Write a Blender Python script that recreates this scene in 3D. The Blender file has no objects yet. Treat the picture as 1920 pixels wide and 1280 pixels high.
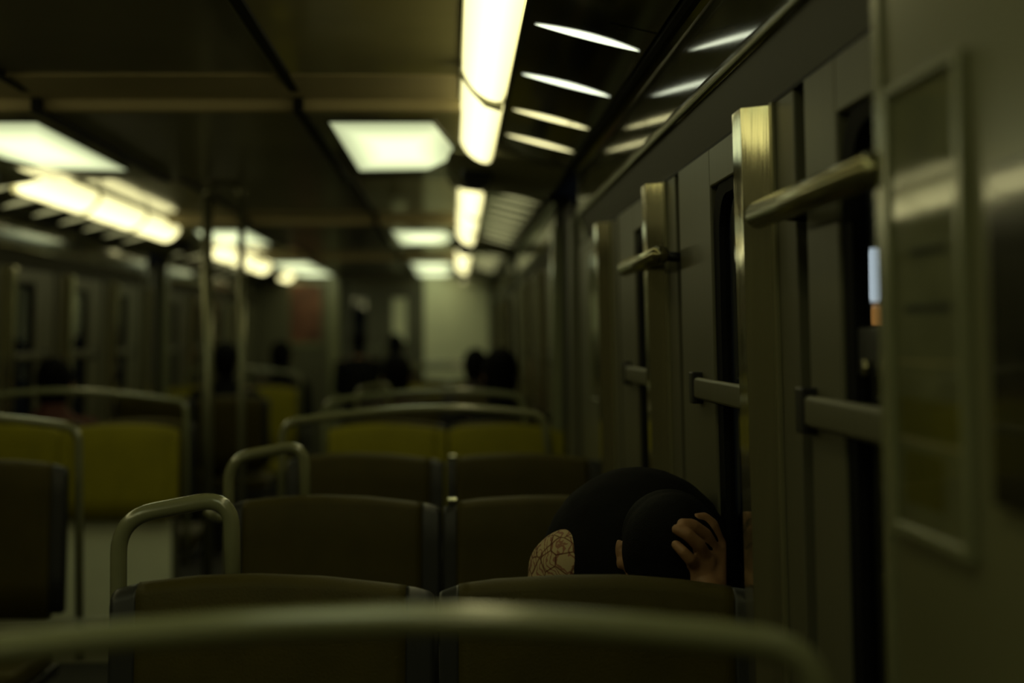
import bpy, bmesh, math, random
from mathutils import Vector, Matrix, Euler, Quaternion
random.seed(7)
S = bpy.context.scene
COL = S.collection

# ------------------------------------------------------------------ camera, world, exposure
CAMH = 1.32           # camera height above the deck floor
UN = 1258.0           # units per metre (1 unit = 1 px at one depth step)
DZ = 2.12             # metres per depth step
def X(u): return u / UN
def H(h): return CAMH + h / UN
def Y(z): return z * DZ
FPX = 2667.0
def P(px, py, y):     # point seen at (px, py) at distance y
    return Vector(((px - 850) * y / FPX, y, CAMH - (py - 632) * y / FPX))

cam_d = bpy.data.cameras.new('camera')
cam = bpy.data.objects.new('camera', cam_d); COL.objects.link(cam)
cam_d.lens = 50.0; cam_d.sensor_width = 36.0; cam_d.sensor_fit = 'HORIZONTAL'
cam_d.shift_x = 110 / 1920; cam_d.shift_y = -8 / 1920
cam_d.clip_start = 0.05; cam_d.clip_end = 200
cam.location = (0, 0, CAMH); cam.rotation_euler = (math.pi / 2, 0, 0)
cam_d.dof.use_dof = True; cam_d.dof.focus_distance = 2.32; cam_d.dof.aperture_fstop = 1.8
S.camera = cam
w = bpy.data.worlds.new('night'); S.world = w; w.use_nodes = True
w.node_tree.nodes['Background'].inputs[0].default_value = (0.004, 0.005, 0.006, 1)
w.node_tree.nodes['Background'].inputs[1].default_value = 0.3
S.view_settings.view_transform = 'Standard'; S.view_settings.look = 'None'
S.view_settings.gamma = 1.0; S.view_settings.use_curve_mapping = False
S.view_settings.exposure = 0.0
S.cycles.use_denoising = True
S.cycles.max_bounces = 8
S.cycles.sample_clamp_indirect = 3.0

# ------------------------------------------------------------------ materials
def mat(name, col, rough=0.5, metal=0.0, var=0.0, scale=8.0, bump=0.0, bscale=60.0, coat=0.0, emit=None, es=0.0,
        stretch=None, coat_rough=0.08, spec=None):
    m = bpy.data.materials.new(name); m.use_nodes = True
    nt = m.node_tree; b = nt.nodes['Principled BSDF']
    b.inputs['Base Color'].default_value = (*col, 1); b.inputs['Roughness'].default_value = rough
    b.inputs['Metallic'].default_value = metal
    if coat: b.inputs['Coat Weight'].default_value = coat; b.inputs['Coat Roughness'].default_value = coat_rough
    if spec is not None: b.inputs['Specular IOR Level'].default_value = spec
    if emit: b.inputs['Emission Color'].default_value = (*emit, 1); b.inputs['Emission Strength'].default_value = es
    tc = nt.nodes.new('ShaderNodeTexCoord'); mp = nt.nodes.new('ShaderNodeMapping')
    nt.links.new(tc.outputs['Object'], mp.inputs[0])
    if stretch: mp.inputs['Scale'].default_value = stretch
    if var:
        n = nt.nodes.new('ShaderNodeTexNoise'); n.inputs['Scale'].default_value = scale; n.inputs['Detail'].default_value = 5
        nt.links.new(mp.outputs[0], n.inputs['Vector'])
        r = nt.nodes.new('ShaderNodeValToRGB')
        r.color_ramp.elements[0].position = 0.3; r.color_ramp.elements[1].position = 0.7
        r.color_ramp.elements[0].color = (*[c * (1 - var) for c in col], 1)
        r.color_ramp.elements[1].color = (*[min(1, c * (1 + var)) for c in col], 1)
        nt.links.new(n.outputs[0], r.inputs[0]); nt.links.new(r.outputs[0], b.inputs['Base Color'])
    if bump:
        n2 = nt.nodes.new('ShaderNodeTexNoise'); n2.inputs['Scale'].default_value = bscale; n2.inputs['Detail'].default_value = 3
        nt.links.new(mp.outputs[0], n2.inputs['Vector'])
        bp = nt.nodes.new('ShaderNodeBump'); bp.inputs['Strength'].default_value = bump; bp.inputs['Distance'].default_value = 0.004
        nt.links.new(n2.outputs[0], bp.inputs['Height']); nt.links.new(bp.outputs[0], b.inputs['Normal'])
    return m

def glass(name, col=(0.75, 0.8, 0.7), rough=0.02):
    m = bpy.data.materials.new(name); m.use_nodes = True; nt = m.node_tree
    for n in list(nt.nodes):
        if n.type != 'OUTPUT_MATERIAL': nt.nodes.remove(n)
    out = [n for n in nt.nodes if n.type == 'OUTPUT_MATERIAL'][0]
    g = nt.nodes.new('ShaderNodeBsdfGlossy'); g.inputs['Roughness'].default_value = rough
    t = nt.nodes.new('ShaderNodeBsdfTransparent'); t.inputs['Color'].default_value = (*col, 1)
    ge = nt.nodes.new('ShaderNodeNewGeometry'); dt = nt.nodes.new('ShaderNodeVectorMath'); dt.operation = 'DOT_PRODUCT'
    nt.links.new(ge.outputs['Normal'], dt.inputs[0]); nt.links.new(ge.outputs['Incoming'], dt.inputs[1])
    def mth(op, a, b=None):
        q = nt.nodes.new('ShaderNodeMath'); q.operation = op; nt.links.new(a, q.inputs[0])
        if b is not None: q.inputs[1].default_value = b
        return q.outputs[0]
    v = mth('ABSOLUTE', dt.outputs['Value']); v = mth('MULTIPLY', v, -1.0); v = mth('ADD', v, 1.0); v = mth('POWER', v, 5.0)
    v = mth('MULTIPLY', v, 0.92); v = mth('ADD', v, 0.07)     # both faces of the sheet reflect
    mx = nt.nodes.new('ShaderNodeMixShader')
    nt.links.new(v, mx.inputs[0]); nt.links.new(t.outputs[0], mx.inputs[1]); nt.links.new(g.outputs[0], mx.inputs[2])
    nt.links.new(mx.outputs[0], out.inputs[0])
    return m

M = {}
M['ceil'] = mat('ceiling_laminate', (0.175, 0.160, 0.110), 0.30, var=0.35, scale=1.3, coat=0.35, coat_rough=0.2, bump=0.15, bscale=5)
M['side_ceil'] = mat('side_ceiling_laminate', (0.44, 0.40, 0.20), 0.35, var=0.2, scale=2.0, coat=0.9, coat_rough=0.06, bump=0.05, bscale=3)
M['cove'] = mat('cove_in_shade', (0.040, 0.036, 0.020), 0.5, var=0.1)  # shade beneath the ridge, put into the colour
M['beam'] = mat('cream_beam_paint', (0.52, 0.44, 0.25), 0.5, var=0.1, scale=3)
M['seam'] = mat('black_rubber', (0.004, 0.004, 0.004), 0.6, spec=0.2)
M['edge'] = mat('satin_edge_metal', (0.34, 0.33, 0.20), 0.35, metal=0.7)
M['wall'] = mat('wall_laminate', (0.108, 0.104, 0.062), 0.42, var=0.12, scale=2.5, bump=0.08, bscale=40, stretch=(1, 1, 0.1))
M['pillar'] = mat('pillar_laminate', (0.150, 0.145, 0.075), 0.3, var=0.12, scale=2.5, coat=0.3, coat_rough=0.15)
M['wall_dark'] = mat('lower_wall_laminate', (0.10, 0.098, 0.068), 0.45, var=0.15, scale=3)
M['fascia'] = mat('glossy_fascia', (0.085, 0.083, 0.045), 0.10, var=0.2, scale=2, coat=0.4, coat_rough=0.03)
M['steel'] = mat('brushed_steel', (0.48, 0.45, 0.28), 0.09, metal=0.85, coat=0.6, coat_rough=0.05, var=0.12, scale=60, bump=0.25, bscale=90, stretch=(1, 1, 0.02))
M['rail'] = mat('painted_rail', (0.215, 0.22, 0.12), 0.25, var=0.05, scale=20, coat=1.0, coat_rough=0.16)
M['pole'] = mat('pole_steel', (0.25, 0.25, 0.16), 0.3, metal=0.6, var=0.05)
M['bar'] = mat('satin_brass_bar', (0.30, 0.28, 0.15), 0.2, metal=0.85, var=0.05, scale=15)
M['louver'] = mat('dark_glossy_panel', (0.020, 0.019, 0.012), 0.12, var=0.3, scale=4, coat=0.4, coat_rough=0.05)
M['housing'] = mat('grey_housing', (0.34, 0.33, 0.21), 0.4, var=0.1)
M['black'] = mat('black_plastic', (0.012, 0.012, 0.012), 0.4)
M['cap'] = mat('dark_grey_plastic', (0.020, 0.021, 0.020), 0.42)
M['olive'] = mat('dark_olive_upholstery', (0.056, 0.046, 0.005), 0.55, var=0.12, scale=12, bump=0.25, bscale=260, spec=0.25)  # dark tone stands in for dimmer light on these rows
M['yellow'] = mat('yellow_upholstery', (0.25, 0.215, 0.003), 0.6, var=0.10, scale=8, bump=0.2, bscale=220, spec=0.25)
M['white'] = mat('white_partition', (0.80, 0.82, 0.60), 0.5, var=0.04)
M['floor'] = mat('speckled_floor', (0.030, 0.029, 0.025), 0.6, var=0.5, scale=90)
M['glass'] = glass('window_glass', (0.7, 0.75, 0.7), 0.01)
M['poster_glass'] = glass('frame_glass', (0.8, 0.82, 0.75), 0.06)
M['paper'] = mat('poster_paper', (0.22, 0.21, 0.12), 0.6, var=0.2, scale=14)
M['ink'] = mat('poster_ink', (0.012, 0.016, 0.018), 0.6)
M['pyel'] = mat('poster_yellow', (0.16, 0.14, 0.01), 0.6)
M['pred'] = mat('poster_red', (0.13, 0.05, 0.025), 0.6, var=0.5, scale=7)
M['skin'] = mat('skin', (0.31, 0.165, 0.078), 0.55, var=0.12, scale=25, bump=0.2, bscale=180)
M['hair'] = mat('black_hair', (0.003, 0.003, 0.003), 0.7, bump=0.6, bscale=420, spec=0.08)
M['jacket'] = mat('black_jersey', (0.005, 0.005, 0.005), 0.85, bump=0.2, bscale=150, spec=0.1)
M['trouser'] = mat('dark_denim', (0.012, 0.013, 0.018), 0.8)
M['coat_red'] = mat('dark_red_coat', (0.07, 0.018, 0.012), 0.8)
M['coat_brown'] = mat('dark_brown_coat', (0.025, 0.015, 0.008), 0.8)

def lamp_mat(name, col, s, edge=0.45, axis=0, rng=(0, 1)):
    """a diffuser, brighter along the tube inside it"""
    m = mat(name, (0.8, 0.8, 0.7), 0.3, emit=col, es=s)
    nt = m.node_tree; b = nt.nodes['Principled BSDF']
    tc = nt.nodes.new('ShaderNodeTexCoord'); sp = nt.nodes.new('ShaderNodeSeparateXYZ')
    nt.links.new(tc.outputs['Generated'], sp.inputs[0])
    def ax(out):
        a = nt.nodes.new('ShaderNodeMath'); a.operation = 'SUBTRACT'; a.inputs[1].default_value = 0.5
        nt.links.new(out, a.inputs[0])
        q = nt.nodes.new('ShaderNodeMath'); q.operation = 'ABSOLUTE'; nt.links.new(a.outputs[0], q.inputs[0]); return q.outputs[0]
    if axis == 0: d = ax(sp.outputs[0])
    else:
        q = nt.nodes.new('ShaderNodeMath'); q.operation = 'MAXIMUM'; nt.links.new(ax(sp.outputs[0]), q.inputs[0]); nt.links.new(ax(sp.outputs[1]), q.inputs[1]); d = q.outputs[0]
    r = nt.nodes.new('ShaderNodeMapRange'); r.inputs[1].default_value = 0.15; r.inputs[2].default_value = 0.5
    r.inputs[3].default_value = s; r.inputs[4].default_value = s * edge
    nt.links.new(d, r.inputs[0]); nt.links.new(r.outputs[0], b.inputs['Emission Strength'])
    return m
TUBE = (1.0, 0.93, 0.44)
PAN = (0.90, 1.0, 0.56)
M['tube'] = lamp_mat('tube_diffuser', TUBE, 2.3, 0.6)
M['panel_lamp'] = lamp_mat('panel_diffuser', PAN, 1.6, 0.30, axis=1)
M['glow'] = mat('glow_streak', (0.8, 0.8, 0.7), 0.3, emit=(0.93, 1.0, 0.72), es=2.2)
M['glow_warm'] = mat('glow_streak_warm', (0.8, 0.8, 0.7), 0.3, emit=(1.0, 0.93, 0.45), es=1.9)
M['glow_far'] = mat('glow_streak_far', (0.8, 0.8, 0.6), 0.3, emit=(0.93, 0.9, 0.42), es=0.45)
M['street'] = mat('street_lamp_white', (0.8, 0.8, 0.8), 0.5, emit=(0.75, 0.85, 1.0), es=0.9)
M['street_orange'] = mat('street_lamp_orange', (0.8, 0.5, 0.3), 0.5, emit=(1.0, 0.45, 0.12), es=0.35)

# patterned cloth
def cloth_pattern():
    m = mat('printed_cream_cloth', (0.42, 0.33, 0.18), 0.85)
    nt = m.node_tree; b = nt.nodes['Principled BSDF']
    tc = nt.nodes.new('ShaderNodeTexCoord'); mp = nt.nodes.new('ShaderNodeMapping'); mp.inputs['Rotation'].default_value = (0.6, 0.3, 0.7)
    nt.links.new(tc.outputs['Object'], mp.inputs[0])
    v = nt.nodes.new('ShaderNodeTexVoronoi'); v.feature = 'DISTANCE_TO_EDGE'; v.inputs['Scale'].default_value = 34
    wv = nt.nodes.new('ShaderNodeTexWave'); wv.inputs['Scale'].default_value = 28; wv.inputs['Distortion'].default_value = 18; wv.inputs['Detail'].default_value = 3
    nt.links.new(mp.outputs[0], v.inputs['Vector']); nt.links.new(mp.outputs[0], wv.inputs['Vector'])
    r1 = nt.nodes.new('ShaderNodeValToRGB'); r1.color_ramp.elements[0].position = 0.02; r1.color_ramp.elements[1].position = 0.06
    r1.color_ramp.elements[0].color = (0.35, 0.2, 0.14, 1); r1.color_ramp.elements[1].color = (1, 1, 1, 1)
    r2 = nt.nodes.new('ShaderNodeValToRGB'); r2.color_ramp.elements[0].position = 0.16; r2.color_ramp.elements[1].position = 0.3
    r2.color_ramp.elements[0].color = (0.25, 0.12, 0.07, 1); r2.color_ramp.elements[1].color = (0.42, 0.33, 0.18, 1)
    nt.links.new(v.outputs['Distance'], r1.inputs[0]); nt.links.new(wv.outputs[0], r2.inputs[0])
    mu = nt.nodes.new('ShaderNodeMix'); mu.data_type = 'RGBA'; mu.blend_type = 'MULTIPLY'; mu.inputs[0].default_value = 1
    nt.links.new(r1.outputs[0], mu.inputs[6]); nt.links.new(r2.outputs[0], mu.inputs[7]); nt.links.new(mu.outputs[2], b.inputs['Base Color'])
    return m
M['print'] = cloth_pattern()

# ------------------------------------------------------------------ mesh helpers
class MB:
    def __init__(s): s.v = []; s.f = []
    def add(s, vs, fs):
        n = len(s.v); s.v += [tuple(v) for v in vs]; s.f += [tuple(i + n for i in f) for f in fs]; return s
    def box(s, x0, x1, y0, y1, z0, z1):
        vs = [(x, y, z) for x in (x0, x1) for y in (y0, y1) for z in (z0, z1)]
        return s.add(vs, [(0, 1, 3, 2), (4, 6, 7, 5), (0, 4, 5, 1), (2, 3, 7, 6), (0, 2, 6, 4), (1, 5, 7, 3)])
    def prism(s, pts, off):
        """closed polygon pts (3-D) pushed along off"""
        off = Vector(off); n = len(pts); a = [Vector(p) for p in pts]; b = [p + off for p in a]
        fs = [tuple(range(n)), tuple(range(2 * n - 1, n - 1, -1))] + [(i, i + n, (i + 1) % n + n, (i + 1) % n) for i in range(n)]
        return s.add(a + b, fs)
    def rings(s, rings, close=True, caps=True):
        n = len(rings[0]); vs = [p for r in rings for p in r]; fs = []
        for k in range(len(rings) - 1):
            for i in range(n if close else n - 1):
                j = (i + 1) % n; fs.append((k * n + i, k * n + j, (k + 1) * n + j, (k + 1) * n + i))
        if caps: fs.append(tuple(range(n - 1, -1, -1))); fs.append(tuple((len(rings) - 1) * n + i for i in range(n)))
        return s.add(vs, fs)
    def tube(s, pts, r, n=14, caps=True):
        pts = [Vector(p) for p in pts]; rs = r if isinstance(r, (list, tuple)) else [r] * len(pts)
        t0 = (pts[1] - pts[0]).normalized(); up = Vector((0, 0, 1)) if abs(t0.z) < 0.9 else Vector((0, 1, 0))
        nrm = t0.cross(up).normalized(); rings = []
        for i, p in enumerate(pts):
            if i == 0: t = t0
            elif i == len(pts) - 1: t = (pts[i] - pts[i - 1]).normalized()
            else: t = ((pts[i + 1] - pts[i]).normalized() + (pts[i] - pts[i - 1]).normalized()).normalized()
            nrm = (nrm - t * nrm.dot(t)).normalized(); bn = t.cross(nrm)
            rings.append([p + (nrm * math.cos(a) + bn * math.sin(a)) * rs[i] for a in [2 * math.pi * k / n for k in range(n)]])
        return s.rings(rings, True, caps)
    def build(s, name, m, parent=None, smooth=False, bevel=0.0, seg=2, sub=0):
        me = bpy.data.meshes.new(name); me.from_pydata(s.v, [], s.f)
        bm = bmesh.new(); bm.from_mesh(me); bmesh.ops.recalc_face_normals(bm, faces=bm.faces); bm.to_mesh(me); bm.free()
        me.materials.append(m)
        if smooth: me.polygons.foreach_set('use_smooth', [True] * len(me.polygons))
        o = bpy.data.objects.new(name, me); COL.objects.link(o)
        if parent:
            o.parent = parent; q = parent; off = Vector((0, 0, 0))
            while q: off += q.location; q = q.parent
            o.location = -off
        if bevel:
            b = o.modifiers.new('bevel', 'BEVEL'); b.width = bevel; b.segments = seg; b.limit_method = 'ANGLE'; b.angle_limit = math.radians(35)
            me.polygons.foreach_set('use_smooth', [True] * len(me.polygons))
            wn = o.modifiers.new('wn', 'WEIGHTED_NORMAL'); wn.keep_sharp = True
        if sub:
            sb = o.modifiers.new('sub', 'SUBSURF'); sb.levels = sub; sb.render_levels = sub
        return o

def fillet(pts, r, n=6):
    pts = [Vector(p) for p in pts]; out = [pts[0]]
    rs = r if isinstance(r, (list, tuple)) else [r] * len(pts)
    for i in range(1, len(pts) - 1):
        p = pts[i]; a = (pts[i - 1] - p); b = (pts[i + 1] - p); rr = min(rs[i], a.length * 0.49, b.length * 0.49)
        a = p + a.normalized() * rr; b = p + b.normalized() * rr
        for k in range(n + 1):
            t = k / n; out.append(a * (1 - t) ** 2 + p * 2 * t * (1 - t) + b * t * t)
    out.append(pts[-1]); return out

def thing(name, label, cat, loc=(0, 0, 0), group=None):
    o = bpy.data.objects.new(name, None); COL.objects.link(o); o.location = loc; o.empty_display_size = 0.1
    o['label'] = label; o['category'] = cat
    if group: o['group'] = group
    return o
def tag(o, label, cat, group=None):
    o['label'] = label; o['category'] = cat
    if group: o['group'] = group
    return o
def struct(o): o['kind'] = 'structure'; return o
def mxu(u, side): return u if side > 0 else -2040 - u   # the left half mirrors the right one about the aisle

def extrude_profile(mb, prof, z0, z1, side=1, thick=None):
    """prof: list of (u, h) closed polygon, along the train"""
    pts = [(X(mxu(u, side)), Y(z0), H(h)) for u, h in prof]
    mb.prism(pts, (0, Y(z1) - Y(z0), 0)); return mb

# ------------------------------------------------------------------ floor, ceiling, walls
FL = -CAMH * UN   # floor height in units
ZA, ZB = -1.6, 7.35
mb = MB(); mb.box(X(-2680), X(640), Y(ZA), Y(6.0), -0.06, 0.0)
struct(mb.build('floor', M['floor']))
mb = MB(); mb.box(X(-2680), X(640), Y(6.0), Y(ZB + .2), -0.46, -0.40)   # sunken end platform
mb.box(X(-2680), X(640), Y(6.0) - 0.03, Y(6.0), -0.46, -0.061)
o = struct(mb.build('floor_end_platform', M['floor'])); o.name = 'floor.001'

secs = [(ZA, 1.92, 866), (1.92, 2.75, 818), (2.75, 3.86, 866), (3.86, 4.72, 818), (4.72, 5.62, 866), (5.62, ZB + .1, 818)]
mb = MB()
for z0, z1, h in secs: mb.box(X(-2700), X(640), Y(z0), Y(z1), H(h), H(960))
struct(mb.build('ceiling', M['ceil']))
mb = MB()     # lighter glossy side panels either side of the aisle strip
for z0, z1, h in secs:
    for sd in (1, -1):
        xa, xb = sorted((X(mxu(-533, sd)), X(mxu(158, sd)))); mb.box(xa, xb, Y(z0) + .001, Y(z1) - .001, H(h - 4), H(h))
struct(mb.build('ceiling', M['side_ceil']))
# cream cross beams at the front of every lowered bay
k = 0
for zb in (1.92, 3.86, 5.62):
    k += 1; mb = MB()
    prof = [(Y(zb) - 0.36, H(866)), (Y(zb) - 0.36, H(858)), (Y(zb) - 0.02, H(852)), (Y(zb) - 0.006, H(815)), (Y(zb) + 0.03, H(812)), (Y(zb) + 0.03, H(818)), (Y(zb) - 0.001, H(819)), (Y(zb) - 0.001, H(866))]
    mb.prism([(X(-2600), y, z) for y, z in prof], (X(3180), 0, 0))
    struct(mb.build('trim_%d' % k, M['beam'], bevel=0.004))
# black seams between centre and side ceiling panels, stepping down with the bays
for cu in (-553, -1487):
    sg = 1 if cu == -553 else -1
    def path(du):
        pts = []
        for z0, z1, h in secs:
            pts += [(X(cu + du * sg), Y(z0), H(h)), (X(cu + du * sg), Y(z1), H(h))]
        return pts
    k += 1; mb = MB()
    for (z0, z1, h) in secs:
        mb.box(X(cu - 17), X(cu + 17), Y(z0) - (0.012 if z0 > ZA else 0), Y(z1) - 0.012, H(h - 12), H(h + 2))
    for (a, b) in zip(secs[:-1], secs[1:]):
        lo, hi = min(a[2], b[2]), max(a[2], b[2])
        mb.box(X(cu - 17), X(cu + 17), Y(a[1]) - 0.05, Y(a[1]) + 0.05, H(lo - 14), H(hi))
    sm = struct(mb.build('trim_%d' % k, M['seam']))
    mb = MB()
    for (z0, z1, h) in secs:
        if h == 866: mb.box(X(cu - 26), X(cu - 18), Y(z0), Y(z1) - 0.2, H(h - 9), H(h - 1))
    mb.build('edge_strip', M['edge'], sm)

WALL_PIECES = {1: MB(), -1: MB()}
def wall_prof(side):
    mb = WALL_PIECES[side]
    ld = MB()
    # lower wall below the windows and the band above them
    for (z0, z1) in ((ZA, ZB),):
        extrude_profile(mb, [(604, FL), (592, -640), (640, -640), (640, FL)], z0, z1, side)
        extrude_profile(mb, [(572, 415), (572, 600), (640, 600), (640, 415)], z0, z1, side)
    return mb
for sd in (1, -1): wall_prof(sd)

def lean(u, h): return u - 0.025 * h

NWIN = [0]
def window_module(side, p, zn, jd=0.25, latch=False):
    """post face at depth p; the module reaches nearer, to depth zn"""
    mb = WALL_PIECES[side]
    g0 = p - 0.100; j0 = g0; j1 = p - jd; w1 = zn + 0.025
    def strip(z0, z1, u0, u1, h0=-650, h1=416):
        return [(X(mxu(lean(u, h), side)), Y(z), H(h)) for h in (h0, h1) for (u, z) in ((u0, z0), (u1, z0), (u1, z1), (u0, z1))]
    def slab(m, z0, z1, u0, u1, h0=-650, h1=416):
        v = strip(z0, z1, u0, u1, h0, h1)
        m.add(v, [(0, 1, 2, 3), (4, 7, 6, 5), (0, 4, 5, 1), (1, 5, 6, 2), (2, 6, 7, 3), (3, 7, 4, 0)])
    slab(mb, p - 0.068, p + 0.03, 578, 610)                  # strip beside the post
    NWIN[0] += 1
    fr = MB(); slab(fr, j1, j0, 574, 610); slab(fr, zn - 0.0, w1, 578, 610)
    slab(fr, w1, j1, 574, 610, 330, 416); slab(fr, w1, j1, 578, 610, -652, -620)
    f = struct(fr.build('window_%d' % NWIN[0], M['wall'], bevel=0.004))
    gs = MB(); slab(gs, g0, p - 0.068, 598, 610)
    gs.build('seal', M['seam'], f)
    # gasket ring with round corners, around the pane
    def ring_pts(inset, n=6):
        a0, a1 = Y(w1) + inset, Y(j1) - inset; b0, b1 = -620 + inset * UN, 330 - inset * UN; r = 0.07; out = []
        for (cy, ch, a) in ((a1 - r, b1 - r * UN, 0), (a0 + r, b1 - r * UN, 90), (a0 + r, b0 + r * UN, 180), (a1 - r, b0 + r * UN, 270)):
            for q in range(n + 1):
                t = math.radians(a + 90 * q / n); out.append((cy + r * math.cos(t), ch + r * UN * math.sin(t)))
        return out
    def to3(pts, u): return [(X(mxu(lean(u, h), side)), y, H(h)) for y, h in pts]
    o1, i1 = ring_pts(0), ring_pts(0.018); n = len(o1)
    vs = to3(o1, 581) + to3(i1, 588) + to3(o1, 610) + to3(i1, 610); fs = []
    for i in range(n):
        j = (i + 1) % n
        fs += [(i, j, n + j, n + i), (n + i, n + j, 3 * n + j, 3 * n + i), (2 * n + i, 3 * n + i, 3 * n + j, 2 * n + j), (i, 2 * n + i, 2 * n + j, j)]
    MB().add(vs, fs).build('gasket', M['seam'], f)
    # corner fillers between the square opening and the round gasket
    pv = to3(o1, 600); pane = MB(); pane.add(pv, [tuple(range(n))]); pane.build('pane', M['glass'], f)
    # transom bar across the pane in a black bracket
    tb = MB(); slab(tb, zn + 0.03, p - jd + .055, 552, 570, -142, -92); b = tb.build('transom_bar', M['wall'], f, bevel=0.006)
    br = MB(); slab(br, p - jd + .0545, p - jd + .072, 549, 582, -154, -80); br.build('transom_bracket', M['black'], f, bevel=0.003)
    if latch:
        lt = MB(); c = (p - 0.205); slab(lt, zn + 0.03, p - jd - .008, 592, 600, -56, 14)
        l = lt.build('window_latch', M['cap'], f, bevel=0.02, seg=4)
        kb = MB()
        for dz in (0.008, 0.038): kb.tube([(X(mxu(590, side)), Y(p - jd - .022 - dz), H(-44)), (X(mxu(584, side)), Y(p - jd - .022 - dz), H(-44))], 0.010, 12)
        kb.build('latch_knob', M['bar'], l, smooth=True)
    return f

NT = [k]
def post(side, p):
    NT[0] += 1
    mb = MB(); a = []
    for h in (FL, 415):
        a.append([(X(mxu(lean(u, h), side)), Y(z + .0061 * h / UN), H(h)) for (u, z) in ((528, p + 0.03), (528, p), (575, p - 0.0130), (600, p - 0.0130), (600, p + 0.03))])
    mb.rings(a); o = struct(mb.build('trim_%d' % NT[0], M['steel'], bevel=0.002))
    e = MB(); v = [(X(mxu(lean(u, h), side)), Y(z + .0061 * h / UN), H(h)) for h in (FL, 415) for (u, z) in ((571, p - 0.021), (577, p - 0.021), (577, p - 0.012), (571, p - 0.012))]
    e.add(v, [(0, 1, 2, 3), (4, 7, 6, 5), (0, 4, 5, 1), (1, 5, 6, 2), (2, 6, 7, 3), (3, 7, 4, 0)]); e.build('edge_strip', M['edge'], o)
    return o

for p, zn, lt in ((0.96, 0.66, True), (1.4375, 0.99, False), (1.93, 1.4675, False), (3.36, 2.88, False), (3.84, 3.39, False), (4.32, 3.87, False),
                  (5.3, 4.85, False), (5.78, 5.33, False), (6.26, 5.81, False), (6.74, 6.29, False)):
    post(1, p); window_module(1, p, zn, 0.17 if lt else 0.26, latch=lt)
for p, zn in ((-0.3, -0.75), (3.10, 2.62), (3.58, 3.13), (4.06, 3.61), (4.52, 4.09), (5.3, 4.85), (5.78, 5.33), (6.26, 5.81)):
    post(-1, p); window_module(-1, p, zn)
# plain wall between the window runs
for sd, spans in ((1, ((ZA, 0.30), (1.96, 2.50), (2.76, 2.88), (4.35, 4.85), (6.77, ZB))), (-1, ((ZA, -0.75), (-0.27, 2.62), (4.76, 4.85), (6.29, ZB)))):
    for z0, z1 in spans:
        v = [(X(mxu(lean(u, h), sd)), Y(z), H(h)) for h in (-650, 416) for (u, z) in ((578, z0), (640, z0), (640, z1), (578, z1))]
        WALL_PIECES[sd].add(v, [(0, 1, 2, 3), (4, 7, 6, 5), (0, 4, 5, 1), (1, 5, 6, 2), (2, 6, 7, 3), (3, 7, 4, 0)])
struct(WALL_PIECES[1].build('wall_right', M['wall'], bevel=0.003))
struct(WALL_PIECES[-1].build('wall_left', M['wall'], bevel=0.003))

# black door recess strips and the pale jambs beside them
def recess(side, z0, z1):
    NT[0] += 1; mb = MB()
    mb.prism([(X(mxu(u, side)), Y(z), H(FL)) for u, z in ((560, z0 + .04), (560, z1), (612, z1), (612, z0 + .04))], (0, 0, H(640) - H(FL)))
    o = struct(mb.build('trim_%d' % NT[0], M['seam']))
    mb = MB(); mb.prism([(X(mxu(u, side)), Y(z), H(FL)) for u, z in ((505, z1), (505, z1 + .05), (600, z1 + .05), (600, z1))], (0, 0, H(560) - H(FL)))
    mb.build('door_jamb', M['rail'], o, bevel=0.006)
    mb = MB(); mb.prism([(X(mxu(u, side)), Y(z), H(FL)) for u, z in ((540, z0 - .02), (540, z0 + .04), (600, z0 + .04), (600, z0 - .02))], (0, 0, H(560) - H(FL)))
    mb.build('door_jamb', M['wall'], o, bevel=0.006)
recess(1, 2.46, 2.72); recess(-1, 4.55, 4.74)

# glossy fascia with the rounded ridge under it, and the groove above
def fascia(side, z0, z1):
    NT[0] += 1
    prof = [(518, 706), (533, 700), (534, 545), (534, 522), (540, 516), (600, 490), (612, 490), (612, 745), (518, 745)]
    mb = MB(); extrude_profile(mb, prof, z0, z1, side)
    o = struct(mb.build('trim_%d' % NT[0], M['fascia'], smooth=False, bevel=0.001))
    r = MB(); pr = [(531 + 8 * math.cos(a), 527 + 13 * math.sin(a)) for a in [2 * math.pi * q / 16 for q in range(16)]]
    extrude_profile(r, pr, z0, z1, side); r.build('ridge', M['bar'], o, smooth=True)
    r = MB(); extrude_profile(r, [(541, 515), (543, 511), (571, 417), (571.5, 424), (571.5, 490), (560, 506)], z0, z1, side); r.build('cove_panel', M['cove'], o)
    s = MB(); extrude_profile(s, [(486, 742), (493, 712), (503, 704), (517, 704), (517, 742)], z0, z1, side); s.build('groove_seal', M['seam'], o)
    if z1 - z0 < 4.2:
        c = MB(); extrude_profile(c, [(517, 722), (530, 702), (534, 580), (531, 518), (571, 420), (571, 722)], z1 + .0005, z1 + 0.02, side); c.build('end_cap', M['rail'], o)
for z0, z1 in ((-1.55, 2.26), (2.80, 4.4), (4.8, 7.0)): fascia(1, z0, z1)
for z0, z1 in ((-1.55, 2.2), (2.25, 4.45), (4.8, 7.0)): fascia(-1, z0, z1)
# void filler above side panels
for sd in (1, -1):
    pass

# cove ledge lines above the windows
for sd in (1, -1):
    NT[0] += 1; mb = MB()
    extrude_profile(mb, [(566, 414), (574, 414), (574, 421), (566, 421)], ZA, 2.4, sd)
    extrude_profile(mb, [(566, 414), (574, 414), (574, 421), (566, 421)], 2.9, 7.0, sd)
    struct(mb.build('trim_%d' % NT[0], M['seam']))

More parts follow.
